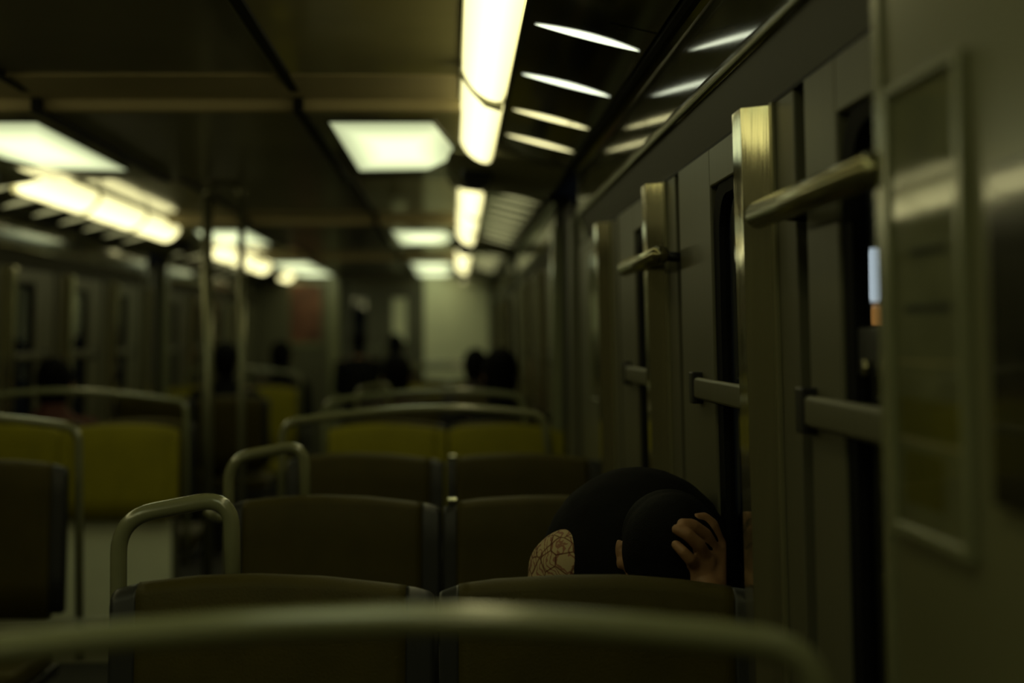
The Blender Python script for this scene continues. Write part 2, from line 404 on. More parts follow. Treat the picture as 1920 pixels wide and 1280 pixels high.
# ------------------------------------------------------------------ end bulkhead
mb = MB(); yb = Y(7.05)
mb.box(X(-2680), X(-1480), yb, yb + .06, -0.4, H(830)); mb.box(X(-420), X(-385), yb, yb + .06, -0.4, H(830))
mb.box(X(470), X(640), yb, yb + .06, -0.4, H(830)); mb.box(X(-1480), X(-420), yb, yb + .06, H(640), H(830))
struct(mb.build('wall_back', M['wall']))
mb = MB(); mb.box(X(-385), X(470), yb - .02, yb + .06, -0.4, H(830)); struct(mb.build('wall_back_white', M['white'])).name = 'wall_back.001'
# sliding end doors
for i, (a, b) in enumerate(((-1478, -1010), (-1000, -422))):
    mb = MB(); cx = (a + b) / 2; ww = 95
    y0, y1 = yb + .01, yb + .05
    mb.box(X(a), X(cx - ww), y0, y1, -0.4, H(636)); mb.box(X(cx + ww), X(b), y0, y1, -0.4, H(636))
    mb.box(X(cx - ww), X(cx + ww), y0, y1, -0.4, H(-60)); mb.box(X(cx - ww), X(cx + ww), y0, y1, H(520), H(636))
    d = struct(mb.build('door_%d' % (i + 1), M['wall_dark']))
    mb = MB(); mb.box(X(cx - ww), X(cx + ww), y0 + .015, y0 + .022, H(-60), H(520)); mb.build('pane', M['white'] if i else M['glass'], d)
    mb = MB(); mb.tube([(X(b - 60 if i == 0 else a + 60), y0 - .03, H(-300)), (X(b - 60 if i == 0 else a + 60), y0 - .03, H(-100))], 0.012); mb.build('door_handle', M['rail'], d, smooth=True)
# tall pale pillar beside the doors
NT[0] += 1; mb = MB(); mb.box(X(-1640), X(-1500), yb - .12, yb, -0.4, H(818)); struct(mb.build('trim_%d' % NT[0], M['rail'], bevel=.01))
# reddish advert on the bulkhead
pt = thing('poster', 'reddish brown poster on the far end wall left of the doors', 'poster', (X(-1950), yb - .01, H(330)))
mb = MB(); mb.box(X(-2170), X(-1720), yb - .02, yb - .002, H(-130), H(740)); mb.build('frame', M['rail'], pt, bevel=.004)
mb = MB(); mb.box(X(-2150), X(-1740), yb - .026, yb - .0201, H(-60), H(700)); sh = mb.build('sheet', M['pred'], pt)

# ------------------------------------------------------------------ ceiling lights
def diffuser(z0, z1, side, name, m, parent):
    # leaning half-round cover: high inner edge, low outer edge
    A, B, C = (28, 842), (150, 722), (154, 790)
    n = 12; rings = []
    zs = [z0, z0 + 0.008, z0 + 0.02, z1 - 0.02, z1 - 0.008, z1]; sc = [0.72, 0.92, 1, 1, 0.92, 0.72]
    base = []
    for k in range(n + 1):
        t = k / n; u = A[0] + (B[0] - A[0]) * t; h = A[1] + (B[1] - A[1]) * t; b = 34 * math.sin(math.pi * t) ** .6
        base.append((u - b * .72, h - b * .68))
    base.append((156, 740)); base.append(C); base.append((60, 846))
    cu = sum(u for u, h in base) / len(base); ch = 800
    for z, q in zip(zs, sc): rings.append([(X(mxu(cu + (u - cu) * q, side)), Y(z), H(ch + (h - ch) * q)) for u, h in base])
    mb = MB(); mb.rings(rings, True, True); return mb.build(name, m, parent, smooth=True)

FIX = {1: [((-1.35, -0.93), (-0.91, -0.5), (-0.48, -.10)), ((0.02, .55), (0.57, 1.10), (1.12, 1.655), (1.685, 2.23)), ((2.80, 3.26), (3.28, 3.74), (3.76, 4.20)), ((4.78, 5.22), (5.24, 5.68), (5.70, 6.12)), ((6.5, 6.95),)],
       -1: [((-1.35, -0.83), (-0.81, -0.3), (-0.28, .10)), ((0.30, .92), (0.94, 1.6), (1.62, 2.30)), ((2.66, 3.12), (3.14, 3.60), (3.62, 4.05)), ((4.70, 5.15), (5.17, 5.65), (5.67, 6.10)), ((6.7, 7.0),)]}
WHERE = {1: ['behind the camera above the right seats', 'nearest, above the right seats beside the dark vent panel', 'second along the right side, past the first speaker', 'third along the right side', 'last on the right before the end wall'],
         -1: ['behind the camera above the left seats', 'nearest on the left side, above the left seats', 'large one on the left, ending beside the hooped pole', 'third on the left, seen behind the hooped pole', 'last on the left before the red poster']}
for sd in (1, -1):
    for i, segs in enumerate(FIX[sd]):
        z0, z1 = segs[0][0], segs[-1][1]
        t = thing('tube_light', 'long yellow-white strip light ' + WHERE[sd][i], 'light', (X(mxu(98, sd)), Y((z0 + z1) / 2), H(792)), 'strip lights along the ceiling')
        for s in segs: diffuser(s[0], s[1], sd, 'diffuser', M['tube'], t)
        mb = MB(); extrude_profile(mb, [(22, 844), (60, 847), (156, 800), (158, 800), (158, 861.5), (22, 861.5)], z0 - .01, z1 + .01, sd); mb.build('housing', M['edge'], t)
        mb = MB(); extrude_profile(mb, [(158, 800), (158, 722), (162, 722), (164, 800)], z0 - .01, z1 + .01, sd); mb.build('side_rail', M['bar'], t)
        for a, b in zip(segs[:-1], segs[1:]):
            mb = MB(); extrude_profile(mb, [(38, 843), (22, 822), (60, 770), (100, 728), (150, 712), (157, 740), (157, 799)], a[1] + .0005, b[0] - .0005, sd)
            mb.build('joint_clip', M['housing'], t)

# flat six-sided panel lights in the lowered bays
PW = {1: ['nearest, in front of the first speaker', 'second along the right side', 'third along the right side', 'right side behind the camera', 'last on the right, added to brighten the white end wall'],
      -1: ['at the left edge of the view', 'on the left, second from the camera', 'on the left, third from the camera', 'left side behind the camera', 'last on the left, above the red poster']}
for sd in (1, -1):
    for i, z in enumerate((2.01, 4.05, 5.78, 0.05, 6.46)):  # the farthest one on the right is added to brighten the end wall
        hc = 818 if i != 3 else 866
        out = [(-468, z), (-80, z), (-4, z + 0.26), (-8, z + 0.40), (-120, z + 0.56), (-455, z + 0.58)]
        t = thing('panel_light', 'white six-sided flat ceiling light ' + PW[sd][i], 'light', (X(mxu(-260, sd)), Y(z + .3), H(hc)), 'panel lights on the ceiling')
        cx, cz = -230, z + .3
        def sc(f, h): return [(X(mxu(cx + (u - cx) * f, sd)), Y(cz + (q - cz) * f), H(h)) for u, q in out]
        mb = MB(); mb.rings([sc(1.0, hc), sc(0.995, hc - 9), sc(0.96, hc - 13), sc(0.75, hc - 15)], True, True); mb.build('diffuser', M['panel_lamp'], t, smooth=False)
        mb = MB(); a, b, c, d = sc(1.05, hc), sc(1.045, hc - 9), sc(1.0, hc - 9), sc(1.0, hc)
        mb.rings([a, b, c, d], True, False); mb.build('frame', M['black'], t)

# dark glossy vent panel with curved streaks whose glow is added
def vent(side, z0, z1, slots, label, far=0):
    t = thing('vent_panel', label, 'ceiling panel', (X(mxu(320, side)), Y((z0 + z1) / 2), H(760)), 'dark vent panels beside the strip lights')
    def ph(u):  # panel height, a gentle belly
        s = (u - 165) / (484 - 165); return 803 - 84 * s - 4 * math.sin(s * math.pi)
    us = [165 + (484 - 165) * q / 12 for q in range(13)]
    prof = [(u, ph(u)) for u in us] + [(484, 745), (165, 812)]
    mb = MB(); extrude_profile(mb, prof, z0, z1, side); mb.build('panel', M['louver'], t, bevel=0.001)
    mb = MB(); extrude_profile(mb, [(400, 866), (165, 866), (165, 813), (484, 746), (484, 866)], z0, z1, side); mb.build('duct', M['black'], t)
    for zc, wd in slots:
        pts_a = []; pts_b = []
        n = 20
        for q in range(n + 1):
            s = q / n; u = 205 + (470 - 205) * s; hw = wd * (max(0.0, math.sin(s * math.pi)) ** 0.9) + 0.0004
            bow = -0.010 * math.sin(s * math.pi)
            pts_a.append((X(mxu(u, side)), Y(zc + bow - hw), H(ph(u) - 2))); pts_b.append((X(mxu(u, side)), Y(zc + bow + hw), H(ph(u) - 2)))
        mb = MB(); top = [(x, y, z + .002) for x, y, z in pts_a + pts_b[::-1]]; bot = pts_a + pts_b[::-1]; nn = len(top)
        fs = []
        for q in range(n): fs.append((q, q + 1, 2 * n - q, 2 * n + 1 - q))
        mb.add(bot, fs); mb.build('glow_streak', M['glow'] if (zc < 1.75 and side > 0) else M['glow_warm'] if (zc < 2.1 and side > 0) else M['glow_far'], t)  # emission stands in for light caught on the panel; no lamp behind
    # small yellow stencilled marks and seam
    if side > 0 and 0 < z0 < 1:
        mb = MB()
        for zc, u in ((1.27, 395), (1.835, 397)):
            for a in (0, 10):
                for b in (0, .013):
                    mb = MB(); mb.box(X(u + a), X(u + a + 5), Y(zc + b), Y(zc + b) + .010, H(ph(u + a) - 3), H(ph(u + a) - .5)); mb.build('stencil_mark', M['pyel'], t)
        mb = MB(); mb.prism([(X(u), Y(1.262), H(ph(u) + d)) for u, d in ((372, -1.0), (482, -1.0), (482, 1.0), (372, 1.0))], (0, .007, 0)); mb.build('panel_seam', M['seam'], t)
sl = lambda a, b, st, w: [(a + st * q, w) for q in range(int((b - a) / st + .999))]
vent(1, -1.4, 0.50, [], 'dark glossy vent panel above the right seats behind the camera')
vent(1, 0.52, 2.24, [(0.80, .012), (1.07, .012), (1.345, .0115), (1.60, .0115), (1.85, .0125), (2.08, .0125)], 'dark glossy vent panel with glowing curved streaks, nearest on the right')
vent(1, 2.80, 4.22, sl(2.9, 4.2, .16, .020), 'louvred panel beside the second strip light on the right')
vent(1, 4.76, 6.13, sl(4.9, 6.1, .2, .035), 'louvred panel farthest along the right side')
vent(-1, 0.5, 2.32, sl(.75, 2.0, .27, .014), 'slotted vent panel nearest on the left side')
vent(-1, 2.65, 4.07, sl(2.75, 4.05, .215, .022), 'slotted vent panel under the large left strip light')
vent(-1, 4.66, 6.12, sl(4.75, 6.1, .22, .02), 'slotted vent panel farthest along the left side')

# speaker housings between the strip lights
SP = [(1, 2.27, 2.76, 'grey speaker box hanging at the far end of the nearest right light'), (1, 4.24, 4.72, 'grey speaker box after the second strip light on the right'),
      (-1, 2.35, 2.63, 'grey speaker box at the left edge before the large strip light'), (-1, 4.09, 4.63, 'pale speaker box beside the hooped pole'), (-1, 6.16, 6.6, 'speaker box far along the left side'),
      (1, 6.16, 6.46, 'speaker box far along the right side')]
for sd, z0, z1, lb in SP:
    t = thing('speaker_housing', lb, 'speaker', (X(mxu(100, sd)), Y(z0), H(760)), 'speaker boxes under the ceiling')
    top = [(40, 798), (165, 798), (484, 746)]
    def rg(z, low): return [(X(mxu(u, sd)), Y(z), H(h)) for u, h in top + low]
    zf = z0 + (z1 - z0) * .25
    MB().rings([rg(z0, [(484, 712), (170, 778), (60, 782), (-20, 790)]), rg(zf, [(484, 700), (170, 752), (60, 757), (-40, 775)]), rg(zf + .045, [(484, 690), (175, 700), (60, 704), (-45, 768)]),
                rg(z1, [(484, 712), (170, 745), (60, 760), (-20, 785)])]).build('box', M['housing'], t, bevel=.005)
    c = Vector((X(mxu(105, sd)), Y(zf) + .035, H(728))); nn = Vector((0, -.86, -.5)); uu = Vector((1, 0, 0)); vv = nn.cross(uu)
    mb = MB(); mb.tube([c + nn * -.005, c + nn * .012], 0.045, 24); g = mb.build('speaker_grille', M['black'], t)
    mb = MB(); rr = [[c + nn * yy + (uu * math.cos(q * math.pi / 12) + vv * math.sin(q * math.pi / 12)) * r for q in range(24)] for r, yy in ((.0455, .012), (.052, .015), (.055, .008), (.056, -.004))]
    mb.rings(rr, True, False); mb.build('grille_ring', M['cap'], g, smooth=True)

# ------------------------------------------------------------------ seats
def topH(x):
    """height of the backrest crest (units) over x (units)"""
    if x < -32:
        pts = [(-640, -480), (-632, -470), (-585, -458), (-480, -446), (-370, -442), (-240, -447), (-120, -460), (-72, -466), (-42, -474), (-34, -482)]
    else:
        pts = [(-30, -482), (-24, -474), (12, -461), (80, -452), (200, -445), (310, -444), (420, -452), (510, -464), (560, -472), (572, -482)]
    if x <= pts[0][0]: return pts[0][1]
    for (a, b), (c, d) in zip(pts[:-1], pts[1:]):
        if x <= c:
            t = (x - a) / (c - a); return b + (d - b) * t
    return pts[-1][1]

def backrest_piece(x0, x1, nx, side, yc, face, shrink=0.0, bottom=-1010, puff=0.012, taper=0.0):
    rings = []
    for i in range(nx + 1):
        s = i / nx; x = x0 + (x1 - x0) * s
        th = topH(x) - shrink
        bulge = puff * math.sin(math.pi * s) ** 0.6 if 0 < s < 1 else 0
        ht = 0.026 - shrink / UN
        sec = []
        hs = [bottom, bottom * 0.75 + th * 0.25, (bottom + th) / 2, bottom * 0.2 + th * 0.8, th - 22]
        for h in hs: sec.append((-ht - bulge * math.sin(math.pi * (h - bottom) / (th - bottom + 1)) ** .5, h))
        for a in (30, 60, 90, 120, 150):
            r = math.radians(a); sec.append((-ht * math.cos(r), th - 22 + 22 * math.sin(r)))
        for h in reversed(hs): sec.append((ht, h))
        xx = x
        ring = []
        for y, h in sec:
            k = (topH(-300) - h) / UN     # leans back towards the top
            ring.append((X(mxu(xx - (taper * (th - h) / 600 if taper else 0), side)), yc + (-face) * (y * -1) * 1.0 + face * -0.0 + (face * k * 0.10 if face < 0 else face * k * 0.10), H(h)))
        rings.append(ring)
    mb = MB(); mb.rings(rings, True, True); return mb

def arch_pts(side, yc, kind):
    if kind == 'arch':
        pts = [(-655, -1320), (-665, -345), (-131, -276), (20, -276), (330, -302), (350, -306), (384, -520)]
        top = [(-666, -1180), (-664, -332), (-420, -300), (-200, -281), (-60, -276), (60, -277), (200, -286), (352, -303), (384, -560)]
        r = [0, 0.05, .2, .2, .2, .2, .2, 0.045, 0]
    else:
        top = [(-642, -1180), (-640, -345), (-425, -304), (-419, -560)]; r = [0, 0.055, 0.05, 0]
    return fillet([(X(mxu(u, side)), yc, H(h)) for u, h in top], r, 8)

def double_seat(z, side, face, rail, fab, label, group, cushion=True, bottom=-1010, glints=False, hook=False):
    """face -1: sitters look towards the camera; z is the depth of the backrest top"""
    yc = Y(z); cx = mxu(-30, side)
    t = thing('double_seat', label, 'seat', (X(cx), yc, 0), group)
    for (x0, x1, c0, c1) in ((-588, -88, -636, -36), (10, 520, -26, 572)):
        b = backrest_piece(x0, x1, 22, side, yc, face, 0.0, bottom).build('backrest', M[fab], t, smooth=True)
        for (a0, a1) in ((c0, x0 + 1), (x1 - 1, c1)):
            backrest_piece(a0, a1, 6, side, yc, face, 1.5, bottom + 20, puff=0.0).build('corner_cap', M['cap' if fab == 'olive' else fab], b, smooth=True)
    if cushion:
        for (x0, x1) in ((-615, -50), (-12, 555)):
            mb = MB(); a, bb = sorted((yc + face * 0.0 + face * .07, yc + face * 0.47))
            xa, xb = sorted((X(mxu(x0, side)), X(mxu(x1, side))))
            mb.box(xa, xb, a, bb, 0.38, 0.46); mb.build('seat_cushion', M[fab], t, bevel=0.03, seg=4)
        mb = MB(); xa, xb = sorted((X(mxu(-600, side)), X(mxu(560, side)))); a, bb = sorted((yc - face * .02, yc + face * .42))
        mb.box(xa, xb, a, bb, 0.34, 0.379); mb.build('seat_frame', M['black'], t, bevel=.008)
        mb = MB(); xa, xb = sorted((X(mxu(-260, side)), X(mxu(120, side)))); a, bb = sorted((yc + face * .12, yc + face * .30))
        mb.box(xa, xb, a, bb, 0.0, 0.339); mb.build('pedestal', M['black'], t, bevel=.01)
    else:
        pass
    if rail:
        ry = yc - face * 0.0 + 0.030
        g = MB().tube(arch_pts(side, ry + .012, rail), 0.0128, 16).build('grab_rail', M['rail'], t, smooth=True)
        if rail == 'small' and hook:
            mb = MB(); cxx = X(mxu(-672, side)); mb.tube(fillet([(X(mxu(-640, side)), ry + .012, H(-515)), (cxx, ry, H(-515)), (cxx - .018, ry - .02, H(-490))], .02), .010, 12); mb.build('hook', M['rail'], g, smooth=True)
    if glints:
        mb = MB(); xa, xb = sorted((X(mxu(-18, side)), X(mxu(12, side))))
        mb.box(xa, xb, yc - .016, yc + .016, H(-468), H(-452)); mb.build('cap_glint', M['chrome'], t, bevel=.003)  # metal piece added to stand in for the highlight on the cap
    # screws on the inner caps
    return t
M['chrome'] = mat('chrome', (0.6, 0.6, 0.45), 0.25, metal=1.0)
GR = 'rows of seats right of the aisle'; GL = 'rows of seats left of the aisle'
double_seat(0.50, 1, -1, 'arch', 'olive', 'dark double seat nearest the camera under the blurred full-width rail', GR)
s1 = double_seat(1.0, 1, -1, 'small', 'olive', 'dark olive double seat in front of the bowed person, small rail on its aisle end', GR)
double_seat(1.5, 1, -1, 'small', 'olive', 'dark olive double seat directly behind the bowed person', GR, glints=True, hook=True)
double_seat(2.05, 1, -1, 'arch', 'olive', 'dark olive double seat with full-width rail before the yellow seats', GR, glints=True)
double_seat(2.73, 1, -1, 'arch', 'yellow', 'bright yellow double seat with full-width rail, right of the aisle', GR)
double_seat(2.86, 1, 1, None, 'olive', 'double seat back to back with the yellow one, dark figure in it', GR)
double_seat(3.50, 1, 1, 'small', 'olive', 'blurred double seat with small rail behind the yellow seats, passenger by the aisle', GR)
double_seat(4.20, 1, 1, None, 'olive', 'blurred dark double seat, mostly hidden, two rows behind the yellow one', GR)
double_seat(4.95, 1, -1, 'arch', 'yellow', 'blurred yellow double seat below the white end wall', GR)
double_seat(5.70, 1, -1, 'arch', 'olive', 'last double seat on the right before the end wall', GR)
double_seat(1.94, -1, -1, 'arch', 'olive', 'dark double seat at the left edge with full-width rail', GL)
double_seat(2.73, -1, -1, 'arch', 'yellow', 'bright yellow double seat mounted over the white partition', GL, cushion=False, bottom=-925)
double_seat(2.90, -1, 1, None, 'olive', 'double seat with the passenger in the reddish coat, left side', GL)
double_seat(4.07, -1, 1, None, 'olive', 'dark double seat seen behind the hooped pole', GL)
double_seat(4.78, -1, -1, 'arch', 'yellow', 'yellow double seat beyond the hooped pole', GL)
double_seat(4.93, -1, 1, None, 'olive', 'far left double seat with a passenger beside the aisle', GL)
# white partition under the left yellow seat
pt = thing('white_partition', 'white low partition panel beneath the left yellow seat', 'partition', (X(-2050), Y(2.76), 0))
mb = MB(); mb.box(X(-2600), X(-1440), Y(2.73) - .01, Y(2.73) + .02, H(-1441), H(-930)); mb.build('panel', M['white'], pt, bevel=.004)
mb = MB(); mb.box(X(-2600), X(-1440), Y(2.73) - .012, Y(2.73) + .022, 0.0, H(-1442)); mb.build('kick_plate', M['housing'], pt, bevel=.004)
mb = MB(); mb.box(X(-1439), X(-1412), Y(2.73) - .012, Y(2.73) + .05, 0.0, H(-930)); mb.build('side_post', M['wall'], pt, bevel=.004)

# hooped grab pole by the aisle
pt = thing('grab_pole', 'twin vertical grab pole joined by a hoop, left of the aisle', 'pole', (X(-1280), Y(3.0), 0))
ya = Y(3.0); xa, xb = X(-1383), X(-1192)
MB().tube([(xa, ya, 0.0), (xa, ya, H(800))], 0.024, 16).build('pole', M['pole'], pt, smooth=True)
MB().tube([(xb, ya, 0.0), (xb, ya, H(800))], 0.0165, 16).build('pole', M['pole'], pt, smooth=True)
MB().tube([((xa + xb) / 2 + (xb - xa) / 2 * math.cos(a), ya, H(800) + .055 * math.sin(a)) for a in [math.pi * q / 14 for q in range(15)]], 0.0165, 14).build('hoop', M['pole'], pt, smooth=True)
MB().tube([((xa + xb) / 2, ya, H(800) + .05), ((xa + xb) / 2, ya, H(866))], [0.014, 0.022], 14).build('ceiling_mount', M['pole'], pt, smooth=True)

# ------------------------------------------------------------------ right wall fittings
def hbar(z0, z1, label):
    t = thing('wall_grab_bar', label, 'grab bar', (X(522), Y((z0 + z1) / 2), H(204)), 'grab bars along the right wall')
    c, h = X(516), H(206)
    n = 6; pts = []; rs = []
    pts = [(c, Y(z0) - .014, h), (c, Y(z0) - .010, h), (c, Y(z0), h), (c, Y(z1), h), (c, Y(z1) + .010, h), (c, Y(z1) + .014, h)]; rs = [.004, .013, .0185, .0185, .013, .004]
    MB().tube(pts, rs, 18).build('bar', M['bar'], t, smooth=True)
    for z in (z0 + .02, z1 - .02):
        MB().tube([(c + .008, Y(z), h), (X(lean(600, 206)), Y(z), h - .004)], .010, 12).build('standoff', M['black'], t, smooth=True)
hbar(0.655, 0.90, 'thick brass-coloured grab bar on the near right window')
hbar(1.33, 1.60, 'smaller-looking grab bar on the second right window')

# wide near pillar with the framed notice, and the dark panel beside it
NT[0] += 1; mb = MB()
a = []
for h in (FL, 430):
    a.append([(X(lean(u, h)), Y(z), H(h)) for u, z in ((528, 0.30), (528, 0.650), (540, 0.657), (600, 0.657), (600, 0.30))])
mb.rings(a); pl = struct(mb.build('trim_%d' % NT[0], M['pillar'], bevel=.004))
mb = MB(); v = [(X(lean(u, h)), Y(z), H(h)) for h in (FL, 430) for u, z in ((523, .644), (527.5, .644), (527.5, .655), (523, .655))]
mb.add(v, [(0, 1, 2, 3), (4, 7, 6, 5), (0, 4, 5, 1), (1, 5, 6, 2), (2, 6, 7, 3), (3, 7, 4, 0)]); mb.build('edge_strip', M['rail'], pl)
def wall_notice(u, z0, z1, h0, h1, label, near):
    t = thing('notice_frame', label, 'notice', (X(u), Y((z0 + z1) / 2), H((h0 + h1) / 2)), None)
    def slab(mb, ua, ub, za, zb, ha, hb):
        v = [(X(lean(q, h)), Y(z), H(h)) for h in (ha, hb) for q, z in ((ua, za), (ub, za), (ub, zb), (ua, zb))]
        mb.add(v, [(0, 1, 2, 3), (4, 7, 6, 5), (0, 4, 5, 1), (1, 5, 6, 2), (2, 6, 7, 3), (3, 7, 4, 0)]); return mb
    fw = 10; fz = .006 if near else .012
    mb = MB(); slab(mb, u - 12, u, z0, z0 + fz, h0, h1); slab(mb, u - 12, u, z1 - fz, z1, h0, h1); slab(mb, u - 12, u, z0 + fz, z1 - fz, h0, h0 + fw * 1.4); slab(mb, u - 12, u, z0 + fz, z1 - fz, h1 - fw, h1)
    mb.build('frame', M['rail'], t, bevel=.0015)
    mb = MB(); slab(mb, u - 4, u - .5, z0 + fz, z1 - fz, h0 + fw, h1 - fw); s = mb.build('sheet', M['paper'], t)
    if near:
        L = z1 - z0
        for (a0, a1, b0, b1, m, nm) in ((.25, .7, 92, 99, 'ink', 'printed_bar'), (.2, .8, 28, 36, 'ink', 'printed_bar'), (.12, .9, -112, -70, 'pyel', 'printed_patch'), (.35, .85, -190, -130, 'pyel', 'printed_patch'), (.12, .9, -30, -27, 'beam', 'printed_line'), (.12, .9, -120, -116, 'beam', 'printed_line')):
            mb = MB(); slab(mb, u - 5, u - 4, z0 + L * a0, z0 + L * a1, b0, b1); mb.build(nm, M[m], s)
    mb = MB(); mb.add([(X(lean(u - 8, h)), Y(z), H(h)) for h, z in ((h0 + fw, z0 + fz), (h0 + fw, z1 - fz), (h1 - fw, z1 - fz), (h1 - fw, z0 + fz))], [(0, 1, 2, 3)]); mb.build('cover_glass', M['poster_glass'], t)
wall_notice(528, 0.540, 0.636, -230, 293, 'tall glazed notice frame on the near right pillar', True)
wall_notice(578, 1.97, 2.22, -262, 345, 'slim pale notice frame on the wall past the second grab bar', False)
t = thing('dark_screen', 'dark glossy panel at the right edge of the view', 'panel', (X(526), Y(.43), H(0)))
mb = MB(); mb.prism([(X(lean(u, h)), Y(.34), H(h)) for u, h in ((516, 163), (527, 163), (527, -163), (516, -163))], (0, Y(.515) - Y(.34), 0)); mb.build('panel', M['louver'], t, bevel=.004)

# ground and a platform signal outside the window
mb = MB(); mb.box(.62, 5.0, -4, 18, -1.0, -.9); struct(mb.build('ground', M['seam']))
t = thing('platform_signal', 'white and orange lights on a post outside the near right window', 'signal light', (1.20, 4.05, -.9))
MB().tube([(1.20, 4.06, -.9), (1.20, 4.06, 2.0)], .03, 12).build('post', M['black'], t, smooth=True)
MB().box(1.165, 1.215, 3.98, 4.02, CAMH + .10, CAMH + .25).build('white_lamp', M['street'], t, bevel=.01)
MB().box(1.175, 1.225, 3.98, 4.02, CAMH + .03, CAMH + .09).build('orange_lamp', M['street_orange'], t, bevel=.01)
MB().tube([(1.145, 4.0, CAMH + .475), (1.215, 4.0, CAMH + .505)], .008, 10).build('top_lamp', M['glow'], t, smooth=True)

# ------------------------------------------------------------------ people
ICO = None
def ico():
    global ICO
    if ICO is None:
        bm = bmesh.new(); bmesh.ops.create_icosphere(bm, subdivisions=3, radius=1.0)
        ICO = ([v.co.copy() for v in bm.verts], [tuple(v.index for v in f.verts) for f in bm.faces]); bm.free()
    return ICO
def ball(mb, c, r, rot=None):
    vs, fs = ico(); c = Vector(c); r = Vector(r) if isinstance(r, (tuple, list, Vector)) else Vector((r, r, r))
    out = []
    for v in vs:
        q = Vector((v.x * r.x, v.y * r.y, v.z * r.z))
        if rot: q = rot @ q
        out.append(c + q)
    mb.add(out, fs)
def limb(mb, pts, rs):
    for (a, b, ra, rb) in zip(pts[:-1], pts[1:], rs[:-1], rs[1:]):
        a, b = Vector(a), Vector(b); L = (b - a).length; n = max(2, int(L / (min(ra, rb) * 0.45)))
        for k in range(n + 1):
            t = k / n; ball(mb, a.lerp(b, t), ra + (rb - ra) * t)
def organic(mb, name, m, parent, voxel, smooth_it=4):
    o = mb.build(name, m, parent, smooth=True)
    rm = o.modifiers.new('remesh', 'REMESH'); rm.mode = 'VOXEL'; rm.voxel_size = voxel; rm.use_smooth_shade = True
    sm = o.modifiers.new('smooth', 'SMOOTH'); sm.iterations = smooth_it; sm.factor = 0.5
    return o

# the bowed person, seated on the third row, leaning on the seat in front
HC = Vector((0.352, 2.29, 0.965)); HA = (0.078, 0.100, 0.092)
per = thing('person', 'person in black over printed sleeves, bowed forward with one hand on the head', 'person', (0.33, 2.85, 0.0))
mb = MB()
shR, shL, neck = Vector((0.205, 2.46, 0.925)), Vector((0.432, 2.46, 0.905)), Vector((0.335, 2.44, 0.94))
pel = Vector((0.31, 2.97, 0.61))
limb(mb, [pel, (0.315, 2.80, 0.70), (0.325, 2.60, 0.86), (0.33, 2.48, 0.92)], [.13, .125, .13, .10])
limb(mb, [shR, (0.33, 2.5, .93), shL], [.055, .075, .055])
limb(mb, [(0.335, 2.47, 0.93), (0.345, 2.37, 0.95)], [.058, .054])
# skull, jaw and face looking down at the floor
ball(mb, HC, HA); ball(mb, HC + Vector((0, -.02, -.055)), (.064, .072, .062)); ball(mb, HC + Vector((0, .055, -.068)), (.042, .040, .045))
ball(mb, HC + Vector((0, .005, -.115)), (.013, .022, .022)); ball(mb, HC + Vector((0, .045, -.108)), (.026, .010, .010))
for s in (-1, 1):
    ball(mb, HC + Vector((s * .032, -.022, -.094)), (.018, .012, .012)); ball(mb, HC + Vector((s * .045, .015, -.085)), (.024, .028, .02))
    # ears
    ball(mb, HC + Vector((s * .083, .020, .010)), (.0060, .013, .018)); ball(mb, HC + Vector((s * .081, .014, -.010)), (.0075, .010, .012))
# thighs, shins, feet
for s, kx in ((-1, .17), (1, .40)):
    limb(mb, [(0.31 + s * .09, 2.96, .58), (kx, 2.58, .57)], [.085, .062]); limb(mb, [(kx, 2.58, .53), (kx + s * .0, 2.60, .10)], [.056, .04])
    limb(mb, [(kx, 2.60, .06), (kx, 2.44, .045)], [.042, .038])
# arms
wrist = P(1323, 1102, 2.200)
elL = Vector((.425, 2.42, .66)); elR = Vector((.155, 2.38, .66))
limb(mb, [shL, elL], [.050, .042]); limb(mb, [elL, (elL + wrist) / 2 + Vector((.004, 0, 0)), wrist], [.040, .036, .028])
limb(mb, [shR, elR], [.050, .042]); limb(mb, [elR, (.26, 2.31, .70)], [.040, .027])
# left hand: palm, four fingers over the hair, thumb behind
mcp = [P(1345, 1021, 2.250), P(1338, 1034, 2.232), P(1325, 1049, 2.208), P(1306, 1062, 2.196)]
pip = [P(1333, 985, 2.240), P(1321, 1003, 2.212), P(1309, 1020, 2.182), P(1293, 1047, 2.168)]
dip = [P(1320, 972, 2.238), P(1298, 985, 2.194), P(1287, 1000, 2.170), P(1280, 1033, 2.163)]
tip = [P(1304, 972, 2.228), P(1280, 982, 2.186), P(1269, 992, 2.173), P(1267, 1021, 2.171)]
rad = [(.0135, .0125, .0105, .0092), (.0130, .0122, .0108, .0094), (.0120, .0110, .0096, .0085), (.0108, .0096, .0086, .0076)]
for i in range(4): limb(mb, [mcp[i], pip[i], dip[i], tip[i]], rad[i])
for i in range(4): limb(mb, [wrist + Vector(((1.5 - i) * .010, 0.004, .006)), mcp[i]], [.019, .0150])
for q in (.15, .35, .55): limb(mb, [m.lerp(wrist, q) for m in mcp], [.0155] * 4)
for a, b in zip(mcp[:-1], mcp[1:]): limb(mb, [a.lerp(wrist, .25), b.lerp(wrist, .25)], [.0125, .0125])
limb(mb, [wrist + Vector((.004, .012, .012)), P(1338, 1062, 2.30), P(1318, 1040, 2.325), P(1306, 1022, 2.335)], [.015, .0125, .0105, .008])
# right hand in the lap side
rw = Vector((.26, 2.31, .70))
for i in range(4): limb(mb, [rw, rw + Vector((.045, -.02 + i * .014, .02)), rw + Vector((.075, -.022 + i * .016, .012)), rw + Vector((.088, -.018 + i * .016, -.008))], [.016, .011, .009, .008])
limb(mb, [rw, rw + Vector((.02, -.03, .03)), rw + Vector((.045, -.038, .045))], [.014, .011, .008])
body = organic(mb, 'body', M['skin'], per, 0.0036, 3)
